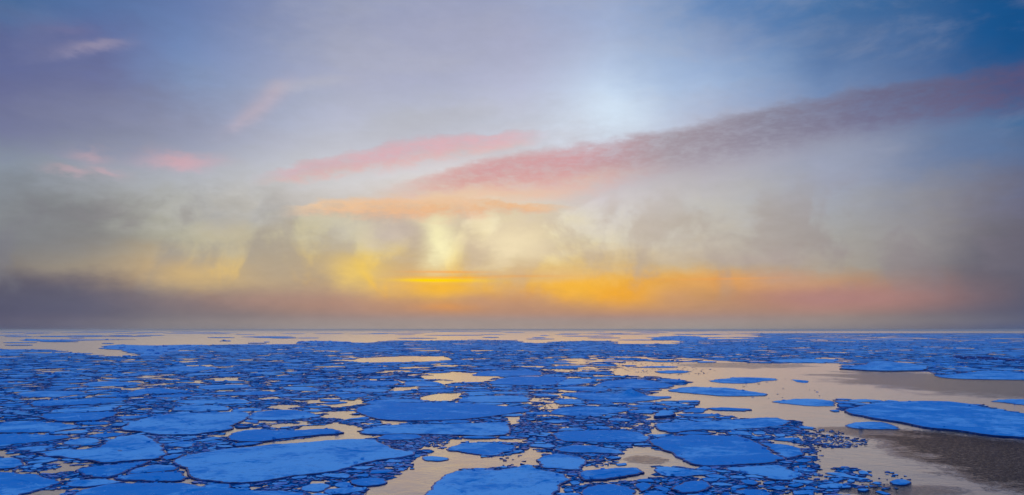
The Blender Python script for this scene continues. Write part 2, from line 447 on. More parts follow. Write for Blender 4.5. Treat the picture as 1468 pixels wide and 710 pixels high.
def chaikin(p, k=.25):
    o = []
    for i in range(len(p)):
        a = p[i]; b = p[(i + 1) % len(p)]
        o.append((a[0] + (b[0] - a[0]) * k, a[1] + (b[1] - a[1]) * k))
        o.append((a[0] + (b[0] - a[0]) * (1 - k), a[1] + (b[1] - a[1]) * (1 - k)))
    return o
def resample(p, step):
    o = []
    for i in range(len(p)):
        a = p[i]; b = p[(i + 1) % len(p)]
        L = math.hypot(b[0] - a[0], b[1] - a[1]); n = max(1, int(L / step + .5))
        for k in range(n): o.append((a[0] + (b[0] - a[0]) * k / n, a[1] + (b[1] - a[1]) * k / n))
    return o
def roughen(p, amp, scale, seed=0.0):
    o = []
    for i, q in enumerate(p):
        a = p[i - 1]; b = p[(i + 1) % len(p)]
        tx, ty = b[0] - a[0], b[1] - a[1]; L = math.hypot(tx, ty) or 1
        v = noise.fractal(Vector((q[0] * scale, q[1] * scale, seed)), .9, 2.1, 4) * amp
        o.append((q[0] + ty / L * v, q[1] - tx / L * v))
    return o
def offset(p, d):
    """move every vertex inwards by about d (polygon counter-clockwise)"""
    o = []
    n = len(p)
    for i in range(n):
        a = p[i - 1]; q = p[i]; b = p[(i + 1) % n]
        e1 = (q[0] - a[0], q[1] - a[1]); e2 = (b[0] - q[0], b[1] - q[1])
        l1 = math.hypot(*e1) or 1; l2 = math.hypot(*e2) or 1
        nx = -(e1[1] / l1 + e2[1] / l2); ny = (e1[0] / l1 + e2[0] / l2); L = math.hypot(nx, ny) or 1
        o.append((q[0] + nx / L * d, q[1] + ny / L * d))
    return o

# ------------------------------------------------------------------ outlines of the floes one can pick out in the photograph
# (corner points read off enlarged tiles: tile = x origin, y origin, enlargement); each lies on the sea at its own distance
TILES = {'A0': (0, 590, 5.872), 'A250': (250, 590, 5.872), 'A500': (500, 590, 5.872), 'A750': (750, 590, 5.872),
         'A1000': (1000, 590, 5.872), 'A1218': (1218, 590, 5.872), 'B0': (0, 510, 7.34), 'B200': (200, 510, 7.34),
         'B400': (400, 510, 7.34), 'B600': (600, 510, 7.34), 'B800': (800, 510, 7.34), 'B1000': (1000, 510, 7.34),
         'B1200': (1200, 510, 5.478), 'P': (0, 0, 1.0)}
TR = [  # tile, anchor phrase (when others are named after it), outline
 ('A250', 'the giant lower left floe', [(0,420),(60,380),(250,350),(430,320),(600,305),(800,280),(1100,265),(1300,245),(1468,232),(1640,235),(1718,260),(1818,310),(1930,335),(2025,345),(2005,372),(1800,400),(1620,435),(1468,475),(1380,500),(1200,525),(1000,550),(820,575),(600,600),(420,605),(300,590),(120,545),(60,490)]),
 ('A500', 'the ridged bottom centre floe', [(640,705),(700,610),(800,545),(930,490),(1200,500),(1400,480),(1528,445),(1578,480),(1668,500),(1818,520),(1863,550),(1768,650),(1708,710),(1668,800),(1200,900),(700,860),(600,780)]),
 ('P', 'the huge right edge floe', [(1209,589.5),(1227,584),(1258,578),(1291,576.3),(1328,575.6),(1364,576.6),(1392,580),(1419,586.7),(1468,594),(1560,603),(1600,625),(1560,640),(1468,628),(1414,625),(1371,617),(1328,614),(1295,607),(1252,600),(1218,593.5)]),
 ('B800', 'the floe with a snow mound', [(0,408),(150,387),(400,390),(650,397),(830,402),(930,415),(1060,430),(1180,427),(1210,435),(1050,460),(900,480),(700,492),(560,490),(400,475),(250,455),(100,425)]),
 ('A750', 'the broad plate right of centre', [(1070,240),(1200,213),(1468,197),(1568,198),(1868,217),(2028,290),(2078,338),(2208,400),(2100,430),(1900,445),(1660,455),(1468,455),(1400,430),(1330,390),(1250,350),(1100,290)]),
 ('A0', 'the long left middle floe', [(300,350),(430,335),(540,322),(800,325),(860,290),(920,240),(1060,205),(1180,197),(1270,228),(1380,290),(1400,350),(1330,400),(1200,412),(1000,428),(800,433),(700,405),(520,385),(380,380)]),
 ('A250', 'the pale left middle floe', [(-440,130),(-350,90),(-200,45),(0,18),(250,12),(600,2),(640,30),(560,80),(500,120),(520,145),(380,170),(200,193),(0,203),(-150,198),(-280,170),(-440,158)]),
 ('A250', 'the narrow tongue floe', [(450,200),(560,167),(700,152),(900,165),(1180,152),(1320,147),(1410,175),(1390,188),(1180,203),(900,233),(720,258),(560,258),(450,238)]),
 ('A500', 'the long centre floe', [(80,180),(150,142),(320,112),(700,107),(1000,102),(1330,87),(1352,130),(1360,198),(1150,206),(900,198),(500,190),(200,195)]),
 ('P', 'the wide centre floe', [(508,590),(520,582),(560,577),(600,577.5),(650,577),(700,580.5),(750,584),(765,590),(738,592),(700,598),(660,602),(600,603.5),(545,602.5),(525,597)]),
 ('A500', 'the lozenge floe', [(830,300),(960,262),(1150,258),(1300,270),(1430,290),(1370,330),(1230,370),(1100,365),(960,340),(850,328)]),
 ('A500', None, [(600,380),(700,370),(820,385),(850,400),(770,418),(640,410)]),
 ('A500', None, [(0,580),(150,560),(280,560),(330,600),(200,625),(80,630),(20,605)]),
 ('B800', None, [(-110,590),(0,555),(100,538),(400,532),(855,548),(720,585),(450,625),(200,636),(0,622)]),
 ('A750', 'the long six sided floe', [(250,180),(380,163),(700,158),(940,163),(1060,205),(1025,262),(800,260),(400,260),(280,238)]),
 ('A750', None, [(240,320),(400,283),(580,283),(720,307),(840,332),(840,356),(600,348),(400,346)]),
 ('A750', 'the rounded bottom floe', [(115,400),(180,368),(320,355),(500,387),(540,420),(500,468),(470,490),(300,487),(180,476),(120,430)]),
 ('A750', None, [(460,510),(600,490),(920,470),(1040,513),(900,543),(740,568),(520,583),(480,555)]),
 ('A750', None, [(480,665),(560,630),(750,600),(880,635),(960,670),(930,720),(700,760),(520,730)]),
 ('A750', None, [(390,590),(450,585),(485,605),(420,620)]),
 ('A750', None, [(330,650),(400,645),(430,665),(360,675)]),
 ('A750', None, [(770,440),(870,428),(870,448),(800,453)]),
 ('A750', None, [(680,390),(780,377),(840,385),(760,402)]),
 ('A750', None, [(930,610),(1050,597),(1100,630),(1000,680),(960,650)]),
 ('A750', None, [(1000,695),(1080,660),(1200,672),(1230,710),(1100,745),(1010,730)]),
 ('A750', None, [(1235,650),(1350,602),(1468,583),(1538,590),(1590,628),(1550,660),(1440,688),(1320,688)]),
 ('A750', None, [(1110,468),(1200,458),(1320,472),(1390,484),(1640,510),(1630,518),(1480,538),(1320,548),(1180,543),(1110,500)]),
 ('A1000', None, [(470,248),(570,266),(800,284),(880,320),(870,332),(915,365),(800,386),(740,396),(640,336),(580,292)]),
 ('A1000', 'the teardrop floe', [(215,470),(450,462),(650,447),(740,467),(770,490),(870,510),(900,530),(860,560),(750,580),(630,575),(520,540),(400,520),(280,500)]),
 ('A750', 'the long plate right of centre', [(1080,110),(1250,90),(1468,90),(1818,68),(2028,50),(2150,54),(2265,95),(2120,128),(1918,146),(1718,156),(1468,155),(1250,183),(1160,158)]),
 ('A750', 'the boulder floe', [(1095,38),(1150,12),(1250,17),(1290,35),(1200,48),(1110,53)]),
 ('A1000', None, [(840,125),(900,120),(1000,135),(960,147),(870,142)]),
 ('A1000', None, [(460,168),(560,163),(580,190),(480,190)]),
 ('A1000', None, [(650,190),(740,190),(730,210),(660,210)]),
 ('A1000', None, [(620,235),(700,217),(860,217),(880,240),(750,248)]),
 ('A1000', None, [(820,405),(900,395),(960,410),(900,425),(840,420)]),
 ('A1000', None, [(846,455),(920,450),(910,470),(850,468)]),
 ('A1000', None, [(1070,512),(1200,507),(1330,545),(1450,562),(1400,570),(1250,552),(1110,527)]),
 ('A1000', None, [(1340,500),(1400,495),(1450,520),(1380,527)]),
 ('A1000', None, [(1000,620),(1200,602),(1320,638),(1100,648),(1010,640)]),
 ('A1000', None, [(1340,650),(1450,655),(1420,670),(1350,665)]),
 ('A1000', None, [(1260,572),(1330,577),(1320,592),(1260,590)]),
 ('A1000', None, [(352,582),(450,572),(520,600),(480,625),(400,610)]),
 ('A1000', None, [(545,593),(640,588),(650,605),(560,612)]),
 ('A1000', None, [(260,632),(380,618),(440,635),(300,652)]),
 ('A1000', None, [(800,680),(900,660),(1000,670),(960,700),(820,705)]),
 ('A1000', None, [(160,705),(250,692),(380,700),(300,740),(180,740)]),
 ('A1000', None, [(740,622),(850,600),(900,611),(840,638)]),
 ('B1000', None, [(110,265),(230,245),(340,237),(345,226),(600,228),(830,237),(840,258),(680,265),(620,283),(450,293),(200,283)]),
 ('B1000', None, [(990,248),(1080,255),(1170,262),(1150,285),(1060,278)]),
 ('B1000', 'the ragged spit floe', [(-345,370),(-170,332),(0,327),(200,337),(320,337),(400,350),(560,375),(740,400),(700,423),(340,425),(200,420),(0,400)]),
 ('B1000', 'the lone spindle floe', [(780,485),(900,462),(1080,450),(1300,458),(1420,475),(1468,505),(1440,528),(1200,528),(1050,515),(900,500)]),
 ('B1000', None, [(90,550),(250,545),(400,550),(580,560),(530,580),(400,580),(200,575)]),
 ('B1000', None, [(-30,560),(0,555),(80,575),(60,598),(-60,600)]),
 ('B1000', None, [(170,642),(350,650),(340,662),(200,662)]),
 ('B1000', None, [(1390,572),(1468,568),(1500,583),(1440,590)]),
 ('B1000', None, [(740,50),(900,36),(1460,36),(1500,50),(1400,70),(900,72)]),
 ('B1000', None, [(0,57),(200,62),(190,70),(0,75)]),
 ('B1200', 'the wedge floe on the right', [(0,104),(150,95),(200,88),(260,52),(400,50),(600,66),(710,98),(710,118),(500,123),(300,122),(130,112)]),
 ('B1200', 'the shelf floe on the right', [(740,155),(850,150),(960,143),(1100,120),(1250,115),(1468,138),(1600,148),(1600,190),(1300,188),(1000,184),(830,172)]),
 ('B1200', None, [(1200,357),(1300,342),(1468,340),(1600,345),(1600,400),(1468,388),(1350,370)]),
 ('B1200', None, [(60,350),(200,338),(375,352),(300,362),(160,364)]),
 ('P', 'the small tapered floe', [(1211,610.5),(1221,605.8),(1245,604),(1270,605),(1286,612),(1288,615),(1260,615),(1225,614)]),
 ('A1218', None, [(190,595),(220,585),(265,600),(240,612)]),
 ('A1218', None, [(340,590),(400,570),(460,570),(530,600),(440,620),(370,612)]),
 ('A1218', None, [(210,670),(260,665),(340,690),(300,700)]),
 ('A1218', None, [(60,650),(100,640),(170,655),(120,665)]),
 ('B800', 'the almond floe', [(370,310),(500,267),(650,252),(800,242),(950,257),(1100,290),(1250,312),(1150,338),(900,347),(700,344),(500,325)]),
 ('B800', None, [(-100,342),(150,323),(500,332),(550,358),(450,376),(200,368),(0,352)]),
 ('B800', None, [(-60,480),(0,460),(100,450),(250,465),(300,490),(150,513),(0,510)]),
 ('B800', None, [(-100,270),(0,245),(300,238),(430,252),(340,288),(150,308),(0,303)]),
 ('B800', None, [(1000,165),(1200,153),(1400,162),(1350,180),(1100,187)]),
 ('B800', None, [(850,117),(1100,109),(1290,116),(1200,125),(900,126)]),
 ('B800', None, [(1000,247),(1200,242),(1370,260),(1300,280),(1150,275)]),
 ('B800', None, [(1100,508),(1300,500),(1400,515),(1300,530),(1150,528)]),
 ('B800', None, [(1300,582),(1400,552),(1468,545),(1600,560),(1468,590),(1330,598)]),
 ('B600', 'the pale upper centre floe', [(700,303),(860,237),(1050,218),(1468,222),(1580,232),(1500,280),(1440,308),(1100,313)]),
 ('B600', None, [(390,485),(470,432),(700,422),(1000,420),(1160,432),(1185,485),(900,493),(600,490)]),
 ('B600', None, [(-150,272),(0,267),(180,272),(300,310),(200,323),(0,318),(-150,310)]),
 ('B600', None, [(560,208),(650,167),(800,152),(1100,152),(1300,162),(1300,208),(1000,212),(700,215)]),
 ('B600', None, [(480,382),(800,376),(1160,382),(1160,398),(700,400),(500,402)]),
 ('B400', None, [(880,500),(1000,462),(1400,452),(1468,462),(1580,472),(1500,488),(1250,488),(1000,512)]),
 ('B400', None, [(0,332),(300,322),(440,350),(400,373),(100,360)]),
 ('B400', None, [(540,412),(800,397),(950,412),(880,438),(650,443)]),
 ('B400', None, [(780,282),(1000,268),(1290,268),(1250,298),(1150,315),(900,313),(760,300)]),
 ('P', None, [(352,596),(375,589.5),(400,587.5),(430,588),(455,594.5),(460,597.5),(430,601),(385,603),(358,601)]),
 ('B400', None, [(420,452),(650,462),(620,480),(450,480)]),
 ('B400', None, [(600,346),(900,342),(1180,357),(1100,383),(800,378),(580,365)]),
 ('B200', None, [(160,150),(400,122),(700,112),(860,130),(700,158),(400,163)]),
 ('B200', None, [(0,345),(250,337),(350,352),(580,370),(400,388),(150,398),(0,400)]),
 ('B200', None, [(350,472),(600,462),(1100,452),(1175,488),(1100,503),(700,503),(430,500)]),
 ('B200', None, [(300,578),(400,527),(700,522),(930,532),(960,558),(900,580),(600,580)]),
 ('B200', None, [(700,392),(900,387),(1300,372),(1468,382),(1580,390),(1400,408),(1000,418),(800,410)]),
 ('B200', None, [(600,322),(900,303),(1150,303),(1195,330),(900,348),(650,358)]),
 ('B0', None, [(290,500),(400,472),(800,457),(1100,442),(1350,452),(1300,478),(1050,508),(700,523),(350,538)]),
 ('B0', None, [(520,600),(560,572),(900,547),(1280,522),(1200,575),(900,597),(600,604)]),
 ('B0', None, [(180,382),(500,367),(900,372),(880,398),(700,428),(300,438),(180,420)]),
 ('B0', None, [(850,292),(1100,263),(1468,282),(1500,300),(1200,320),(900,318)]),
 ('B0', None, [(950,425),(1300,402),(1468,352),(1590,362),(1590,398),(1400,432),(1050,438)]),
 ('A0', None, [(-60,110),(0,97),(150,77),(330,87),(480,97),(620,112),(700,122),(560,153),(400,175),(200,178),(-60,178)]),
 ('A0', None, [(-60,195),(0,190),(200,187),(430,195),(580,202),(590,216),(480,236),(250,266),(0,285),(-60,285)]),
 ('A0', 'the pale wedge at left', [(370,22),(560,17),(980,2),(1000,28),(900,53),(820,78),(650,83),(520,88),(400,70),(340,55)]),
 ('A0', None, [(-60,390),(0,390),(130,387),(215,430),(170,463),(60,483),(-60,483)]),
 ('A0', 'the bottom left corner floe', [(-80,505),(0,503),(150,522),(300,532),(420,562),(530,590),(400,637),(200,695),(100,725),(-60,800)]),
 ('A0', None, [(640,490),(760,467),(1000,447),(1200,424),(1235,428),(1180,458),(1000,527),(900,560),(740,545),(660,520)]),
 ('A0', 'the long bottom left floe', [(600,705),(720,655),(900,615),(1150,600),(1468,606),(1618,622),(1868,652),(2068,668),(2468,668),(2560,692),(2570,780),(1900,860),(900,860),(560,780)]),
 ('A0', None, [(940,568),(1100,527),(1250,517),(1468,502),(1550,522),(1575,556),(1560,572),(1450,592),(1300,588),(1100,578)]),
 ('A0', None, [(500,270),(620,227),(760,217),(855,237),(830,263),(650,283)]),
 ('A250', None, [(1040,642),(1200,595),(1320,612),(1280,650),(1200,678),(1080,663)]),
 ('A250', None, [(1345,602),(1440,588),(1490,600),(1475,630),(1380,640)]),
]
# open leads where no pack floes float
LEADS = [
 [(960,527),(1010,516),(1090,521),(1205,521),(1205,529),(1330,533),(1345,538),(1480,546),(1640,546),(1640,590),(1480,596),(1392,580),(1200,572),(1210,592),(1290,606),(1640,650),(1640,800),(1240,800),(1262,704),(1215,672),(1178,690),(1160,690),(1162,660),(1160,640),(1200,640),(1150,616),(1140,604),(1060,600),(1030,594),(990,585),(1000,575),(950,575),(925,566),(960,556),(990,548),(940,540),(880,538),(870,528)],
 [(495,720),(540,697),(562,686),(600,655),(640,642),(660,649),(700,656),(750,649),(768,642),(769,660),(755,672),(740,668),(660,673),(640,680),(620,695),(602,720)],
 [(640,628),(760,628),(760,635),(690,633),(665,633),(640,643),(612,643)],
 [(900,643),(930,641),(975,655),(1000,671),(940,668),(935,685),(900,690),(840,694),(828,685),(835,672),(860,664)],
 [(600,539),(650,530),(692,533),(717,541),(700,550),(660,552),(640,546),(600,544)],
 [(600,569),(630,562),(666,561),(657,572),(646,577),(600,577)],
 [(302,542),(347,540),(347,547),(303,548)],
 [(455,598),(475,591),(522,595),(518,600),(465,600)],
 [(-40,643),(8,643),(17,655),(-40,656)],
 [(250,662),(290,648),(325,641),(325,646),(265,655),(250,668)],
 [(278,628),(318,624),(338,613),(381,610),(377,616),(318,629)],
 [(352,642),(386,634),(490,622),(463,610),(480,606),(512,611),(522,613),(513,620),(543,627),(510,630),(470,632),(400,638),(360,643)],
 [(541,602),(584,602),(584,608),(552,609)],
 [(735,651),(790,644),(771,657),(770,671),(738,669)],
 [(722,596),(746,596),(745,607),(734,610)],
 [(499,575),(509,573),(520,571),(517,580),(500,584)],
 [(930,607),(935,604),(962,622),(935,626)],
 [(868,567),(952,567),(968,571),(945,578),(905,575)],
 [(800,558),(826,561),(826,563),(800,563)],
 [(496,518),(520,513),(640,511),(650,516),(600,519),(520,520)],
 [(870,520),(1000,518),(1000,524),(880,525)],
 [(1230,524),(1300,519),(1306,523),(1260,527)],
 [(90,648),(130,637),(128,641),(95,657)],
 [(66,675),(100,665),(134,666),(108,675),(70,682)],
 [(560,556),(600,553),(600,560),(562,562)],
 [(250,690),(290,694),(290,698),(255,696)],
 [(1145,594),(1210,592),(1215,604),(1200,640),(1150,620)],
]
WET = [  # parts of the pack with more open water between the floes (centre, radii, share left open)
 (900, 528, 110, 16, .55), (640, 541, 110, 14, .35), (470, 582, 90, 16, .25), (790, 580, 30, 30, .30), (1180, 640, 70, 25, .35),
 (1110, 690, 160, 20, .25), (860, 612, 60, 12, .3), (250, 550, 160, 22, .16), (560, 515, 90, 5, .5), (830, 515, 60, 6, .4),
 (1250, 521, 60, 5, .35), (210, 519, 90, 4, .2), (170, 620, 60, 15, .2), (270, 638, 30, 8, .3), (430, 612, 60, 10, .3)]

# upper edge of the close pack, in photograph pixels
EDGE = [(-400,500),(0,501),(47,501),(94,506),(140,511),(203,512.5),(206,508),(230,503),(262,496),(290,496),(330,494.2),(430,494),(500,491.5),(540,492),(560,489.5),(575,488),(680,487),(730,488),(737,490.5),(750,491.5),(790,493),(806,489),(868,489),(875,493.5),(980,493.5),(990,489),(1030,486.5),(1096,485.5),(1100,478),(1468,478),(2000,478)]
def edge_y(px):
    for (x0, y0), (x1, y1) in zip(EDGE, EDGE[1:]):
        if x0 <= px <= x1: return y0 + (y1 - y0) * (px - x0) / (x1 - x0)
    return 500

DIM = .13   # height of a floe's top above the water
floes = []  # dicts: poly (world, ccw), h, traced, anchor
for tile, anchor, pts in TR:
    x0, y0, k = TILES[tile]
    w = [ground(x0 + a / k, y0 + b / k, DIM) for a, b in pts]
    if area(w) < 0: w = w[::-1]
    floes.append(dict(poly=w, traced=True, anchor=anchor, box=bbox(w)))
LEADS = [L if max(q[0] for q in L) - min(q[0] for q in L) > 150 else [((q[0] - centroid(L)[0]) * .92 + centroid(L)[0], (q[1] - centroid(L)[1]) * .72 + centroid(L)[1]) for q in L] for L in LEADS]
leads = [[ground(a, b) for a, b in L] for L in LEADS]
lead_box = [bbox(L) for L in leads]
traced = list(floes)

# ------------------------------------------------------------------ the pack between them: a weighted Voronoi tiling
rng = random.Random(4)
seeds = []            # x, y, r, kind  (0 pack, 1 ghost under a traced floe or in a lead)
CELL = 12.0; grid = {}
def add_seed(x, y, r, kind):
    seeds.append((x, y, r, kind)); grid.setdefault((int(x // CELL), int(y // CELL)), []).append(len(seeds) - 1)
def near(x, y, rad):
    k = int(rad // CELL) + 1; cx, cy = int(x // CELL), int(y // CELL)
    for i in range(cx - k, cx + k + 1):
        for j in range(cy - k, cy + k + 1):
            for s in grid.get((i, j), ()): yield s
def covered(x, y, pad):
    for f in traced:
        b = f['box']
        if b[0] - pad < x < b[2] + pad and b[1] - pad < y < b[3] + pad:
            if inside(f['poly'], x, y) or edge_dist(f['poly'], x, y) < pad: return 1
    for L, b in zip(leads, lead_box):
        if b[0] - pad < x < b[2] + pad and b[1] - pad < y < b[3] + pad:
            if inside(L, x, y) or edge_dist(L, x, y) < pad: return 2
    return 0
GH = .9
def ghost_ring(poly):
    p = resample(poly, 1.6 if poly[0][1] < 330 else 3.2)
    g_ = 1.0 if poly[0][1] < 330 else 2.0
    q = offset(p if area(p) > 0 else p[::-1], g_)
    for x, y in q:
        if inside(poly, x, y): add_seed(x, y, .01, 1)
    b = bbox(poly); st = 5.0 if b[3] < 600 else 9.0
    x = b[0]
    while x < b[2]:
        y = b[1]
        while y < b[3]:
            if inside(poly, x, y) and edge_dist(poly, x, y) > 2.5: add_seed(x, y, .01, 1)
            y += st
        x += st
for f in traced: ghost_ring(f['poly'])
for L in leads: ghost_ring(L)

def rand_r(d, px, py):
    u = rng.random()
    if d < 330: r = .9 + 1.6 * u if u < .5 else (2.6 + 4.5 * rng.random())
    elif d < 800: r = 2.2 + 2.5 * u if u < .45 else 4.5 + 5.0 * rng.random()
    elif d < 1500: r = 5 + 9 * u
    else: r = (12 + 18 * u) * (d / 1500) ** .75
    return r
def dart(d0, d1, tries, pad):
    """throw random centres between two distances"""
    n = 0
    for _ in range(tries):
        d = math.sqrt(rng.uniform(d0 * d0, d1 * d1)); a = rng.uniform(-38, 38)
        x, y = d * math.sin(R(a)), d * math.cos(R(a))
        px, py = to_px(x, y)
        if px < -120 or px > W + 120 or py > H + 40 or py < edge_y(px): continue
        r = rand_r(d, px, py); ok = True
        for s in near(x, y, r + 12 if d < 1500 else r * 2.4):
            q = seeds[s]
            if q[3] == 0:
                lim = (r + q[2]) * .92
                if (q[0] - x) ** 2 + (q[1] - y) ** 2 < lim * lim: ok = False; break
        if not ok or covered(x, y, min(r * .6, 1.3 if d < 330 else 2.4)): continue
        add_seed(x, y, r, 0); n += 1
    return n
NEAR_N = dart(95, 330, 26000, 0), dart(330, 800, 30000, 0)
NEAR_N2 = dart(800, 1500, 12000, 0)
CELL_OLD = CELL
NEAR_N3 = dart(1500, 6000, 9000, 0)
def slush_seeds(d0, d1, tries, r):
    """cells of slush and brash in every corner the floes leave"""
    n = 0
    for _ in range(tries):
        d = math.sqrt(rng.uniform(d0 * d0, d1 * d1)); a = rng.uniform(-37, 37)
        x, y = d * math.sin(R(a)), d * math.cos(R(a))
        px, py = to_px(x, y)
        if px < -60 or px > W + 60 or py > H + 20 or py < edge_y(px): continue
        if any((seeds[s][0] - x) ** 2 + (seeds[s][1] - y) ** 2 < (seeds[s][2] * .8 + r) ** 2 for s in near(x, y, r + 8) if seeds[s][3] != 1): continue
        if covered(x, y, .15): continue
        add_seed(x, y, r, 2); n += 1
    return n
print('slush cells', slush_seeds(95, 200, 16000, .7), slush_seeds(200, 420, 16000, 1.1), slush_seeds(420, 800, 12000, 2.2))

def clip(poly, nx, ny, c):
    """keep nx*x + ny*y <= c"""
    o = []; n = len(poly)
    for i in range(n):
        a = poly[i - 1]; b = poly[i]
        da = nx * a[0] + ny * a[1] - c; db = nx * b[0] + ny * b[1] - c
        if (da <= 0) != (db <= 0):
            t = da / (da - db); o.append((a[0] + (b[0] - a[0]) * t, a[1] + (b[1] - a[1]) * t))
        if db <= 0: o.append(b)
    return o
def cell(i, gap):
    x, y, r, k = seeds[i]
    m_ = r * 1.9 + 1.0; p = []
    for q in range(10):
        a = q * math.pi / 5 + .2; p.append((x + m_ * math.cos(a), y + m_ * math.sin(a)))
    reach = 2 * m_ + (12 if r < 14 else 0)
    for s in near(x, y, reach):
        if s == i: continue
        X, Y, r2, k2 = seeds[s]
        nx, ny = X - x, Y - y; D = math.hypot(nx, ny)
        if D < 1e-6: continue
        if k2 == 1: mid = max(D * .5, D - 1.0 if r < 6 else D - 2.0)
        else: mid = D * r / (r + r2)
        nx /= D; ny /= D
        p = clip(p, nx, ny, nx * x + ny * y + mid - gap)
        if len(p) < 3: return None
    return p
slush_v, slush_f = [], []
pack = []
gaps = []      # where brash can lie
for i, (x, y, r, k) in enumerate(list(seeds)):
    if k == 1: continue
    px, py = to_px(x, y)
    d = math.hypot(x, y)
    po = .075 if py > 500 else .03
    for (wx, wy, rx, ry, am) in WET:
        q = ((px - wx) / rx) ** 2 + ((py - wy) / ry) ** 2
        if q < 1.6: po = max(po, am * min(1, 1.6 - q))
    if d < 1500: po *= .35 + 1.3 * (noise.noise(Vector((x * .03, y * .03, 3))) > .0)
    full = cell(i, 0.0)
    if not full: continue
    u = rng.random()
    if k == 2: u = 1.0 if u > po * .8 else 0
    if u < po: continue                                   # left as open water
    z = .012 + .004 * rng.random()
    if d < 1600:
        b = len(slush_v); slush_v += [(q[0], q[1], z) for q in full]; slush_f.append(tuple(range(b, b + len(full))))
    brash_only = u < po + (.42 if r < 2.6 else .06)
    if d > 330: brash_only = u < po + (.15 if r < 4.7 else .04)
    if brash_only or k == 2:
        gaps.append((x, y, r, full, None)); continue
    gap = rng.uniform(.12, .38) if d < 330 else (rng.uniform(.15, .6) if d < 800 else (rng.uniform(.25, 1.2) if d < 1500 else rng.uniform(.4, 2.8)))
    p = cell(i, gap)
    if not p or area(p) < .6: gaps.append((x, y, r, full, None)); continue
    if d < 330: gaps.append((x, y, r, full, p))
    pack.append(dict(poly=p, traced=False, anchor=None, r=r, box=bbox(p)))
print('seeds', len(seeds), 'pack', len(pack), NEAR_N, NEAR_N2, NEAR_N3)
sl = mesh_obj('slush', slush_v, slush_f, M_SLUSH)
sl['kind'] = 'stuff'; sl['label'] = 'dark blue slush and grease ice filling the cracks of the pack'

# size of each floe in the photograph decides which ones are things of their own
for f in floes + pack:
    pp = [to_px(*q, DIM) for q in f['poly']]
    f['px'] = pp; f['c'] = centroid(pp); b = bbox(pp); f['pb'] = b
    cb = (max(b[0], 0), b[1], min(b[2], W), min(b[3], H))
    vis = max(0, cb[2] - cb[0]) * max(0, cb[3] - cb[1])
    f['vis'] = vis * (3 if f['traced'] else 1) if vis > 0 else 0
allf = sorted([f for f in floes + pack if f['vis'] > 0], key=lambda f: -f['vis'])
THINGS = allf[:296]
ids = set(id(f) for f in THINGS)
REST = [f for f in floes + pack if id(f) not in ids]

# ------------------------------------------------------------------ building a floe
def shape(poly, d, traced_):
    """corner outline -> natural, slightly worn outline"""
    step = max(.3, d / 1100 * 2.2)
    p = chaikin(poly, .2 if traced_ else .12)
    p = resample(p, step * 1.3)
    size = math.sqrt(abs(area(poly)))
    s = poly[0][0] * .37 + poly[0][1] * .11
    p = roughen(p, min(size * .065, .6 + d * .0015), 1 / max(1.5, size * .16), s)
    p = roughen(p, step * .6, .9, s + 9)
    return p

def slab_mesh(p, z0, z1, slope):
    """side wall from below the water to the rim plus a flat cap"""
    n = len(p); low = offset(p, -slope)
    v = [(a, b, -.3) for a, b in low] + [(a, b, z0 * .4) for a, b in offset(p, -slope * .6)] + [(a, b, z1) for a, b in p]
    f = []
    for r_ in range(2):
        for i in range(n):
            j = (i + 1) % n; f.append((r_ * n + i, r_ * n + j, (r_ + 1) * n + j, (r_ + 1) * n + i))
    f.append(tuple(range(2 * n, 3 * n)))
    return v, f

def top_mesh(p, h, d, relief, mound=None):
    """snow on the slab: edge rounded, surface drifted"""
    size = math.sqrt(abs(area(p)))
    e = min(.25, size * .04)
    q = offset(p, e)
    vs = [Vector(a) for a in q]; n = len(vs)
    sp = max(.5, d / 1100 * 4.5, size / 34)
    b = bbox(q); x = b[0]; inner = []
    rr = random.Random(int(b[0] * 10))
    while x < b[2]:
        y = b[1]
        while y < b[3]:
            a = (x + rr.uniform(-.3, .3) * sp, y + rr.uniform(-.3, .3) * sp * 1.0)
            if inside(q, *a) and edge_dist(q, *a) > sp * .5: inner.append(a)
            y += sp * 1.6
        x += sp
    vs += [Vector(a) for a in inner]
    out = delaunay_2d_cdt(vs, [], [list(range(n))], 1, 1e-4)
    v = []
    for w_ in out[0]:
        dd = min(1.0, edge_dist(q, w_.x, w_.y) / max(.6, size * .1))
        z = h + relief * dd * (noise.fractal(Vector((w_.x * .22, w_.y * .22, 0)), .8, 2.0, 4) * .6 + .35)
        z += relief * .8 * dd * max(0, 1 - abs(noise.noise(Vector((w_.x * .1, w_.y * .1, 5))) * 7)) 
        if mound:
            for (mx_, my_, mr, mh) in mound:
                t = math.hypot(w_.x - mx_, w_.y - my_) / mr
                if t < 1: z += mh * (1 - t) ** 1.3 * (1 + .35 * noise.noise(Vector((w_.x * .5, w_.y * .5, 1))))
        v.append((w_.x, w_.y, z))
    faces = [tuple(f_) if True else f_ for f_ in out[2]]
    # skirt: from the snow's edge down to the slab
    idx = {(round(a.x, 4), round(a.y, 4)): i for i, a in enumerate(out[0])}
    ring = [idx.get((round(a[0], 4), round(a[1], 4))) for a in q]
    if None not in ring:
        m_ = len(v)
        o_ = offset(q, -e * .7)
        v += [(a, b_, h - .05) for a, b_ in o_]
        for i in range(n):
            j = (i + 1) % n; faces.append((m_ + i, m_ + j, ring[j], ring[i]))
    return v, faces

def tri_up(v, faces):
    """make the top faces look upwards"""
    o = []
    for f_ in faces:
        if len(f_) == 3:
            a, b, c = (v[k] for k in f_)
            if (b[0] - a[0]) * (c[1] - a[1]) - (b[1] - a[1]) * (c[0] - a[0]) < 0: f_ = f_[::-1]
        o.append(f_)
    return o

def local(v, c): return [(a - c[0], b - c[1], z) for a, b, z in v]

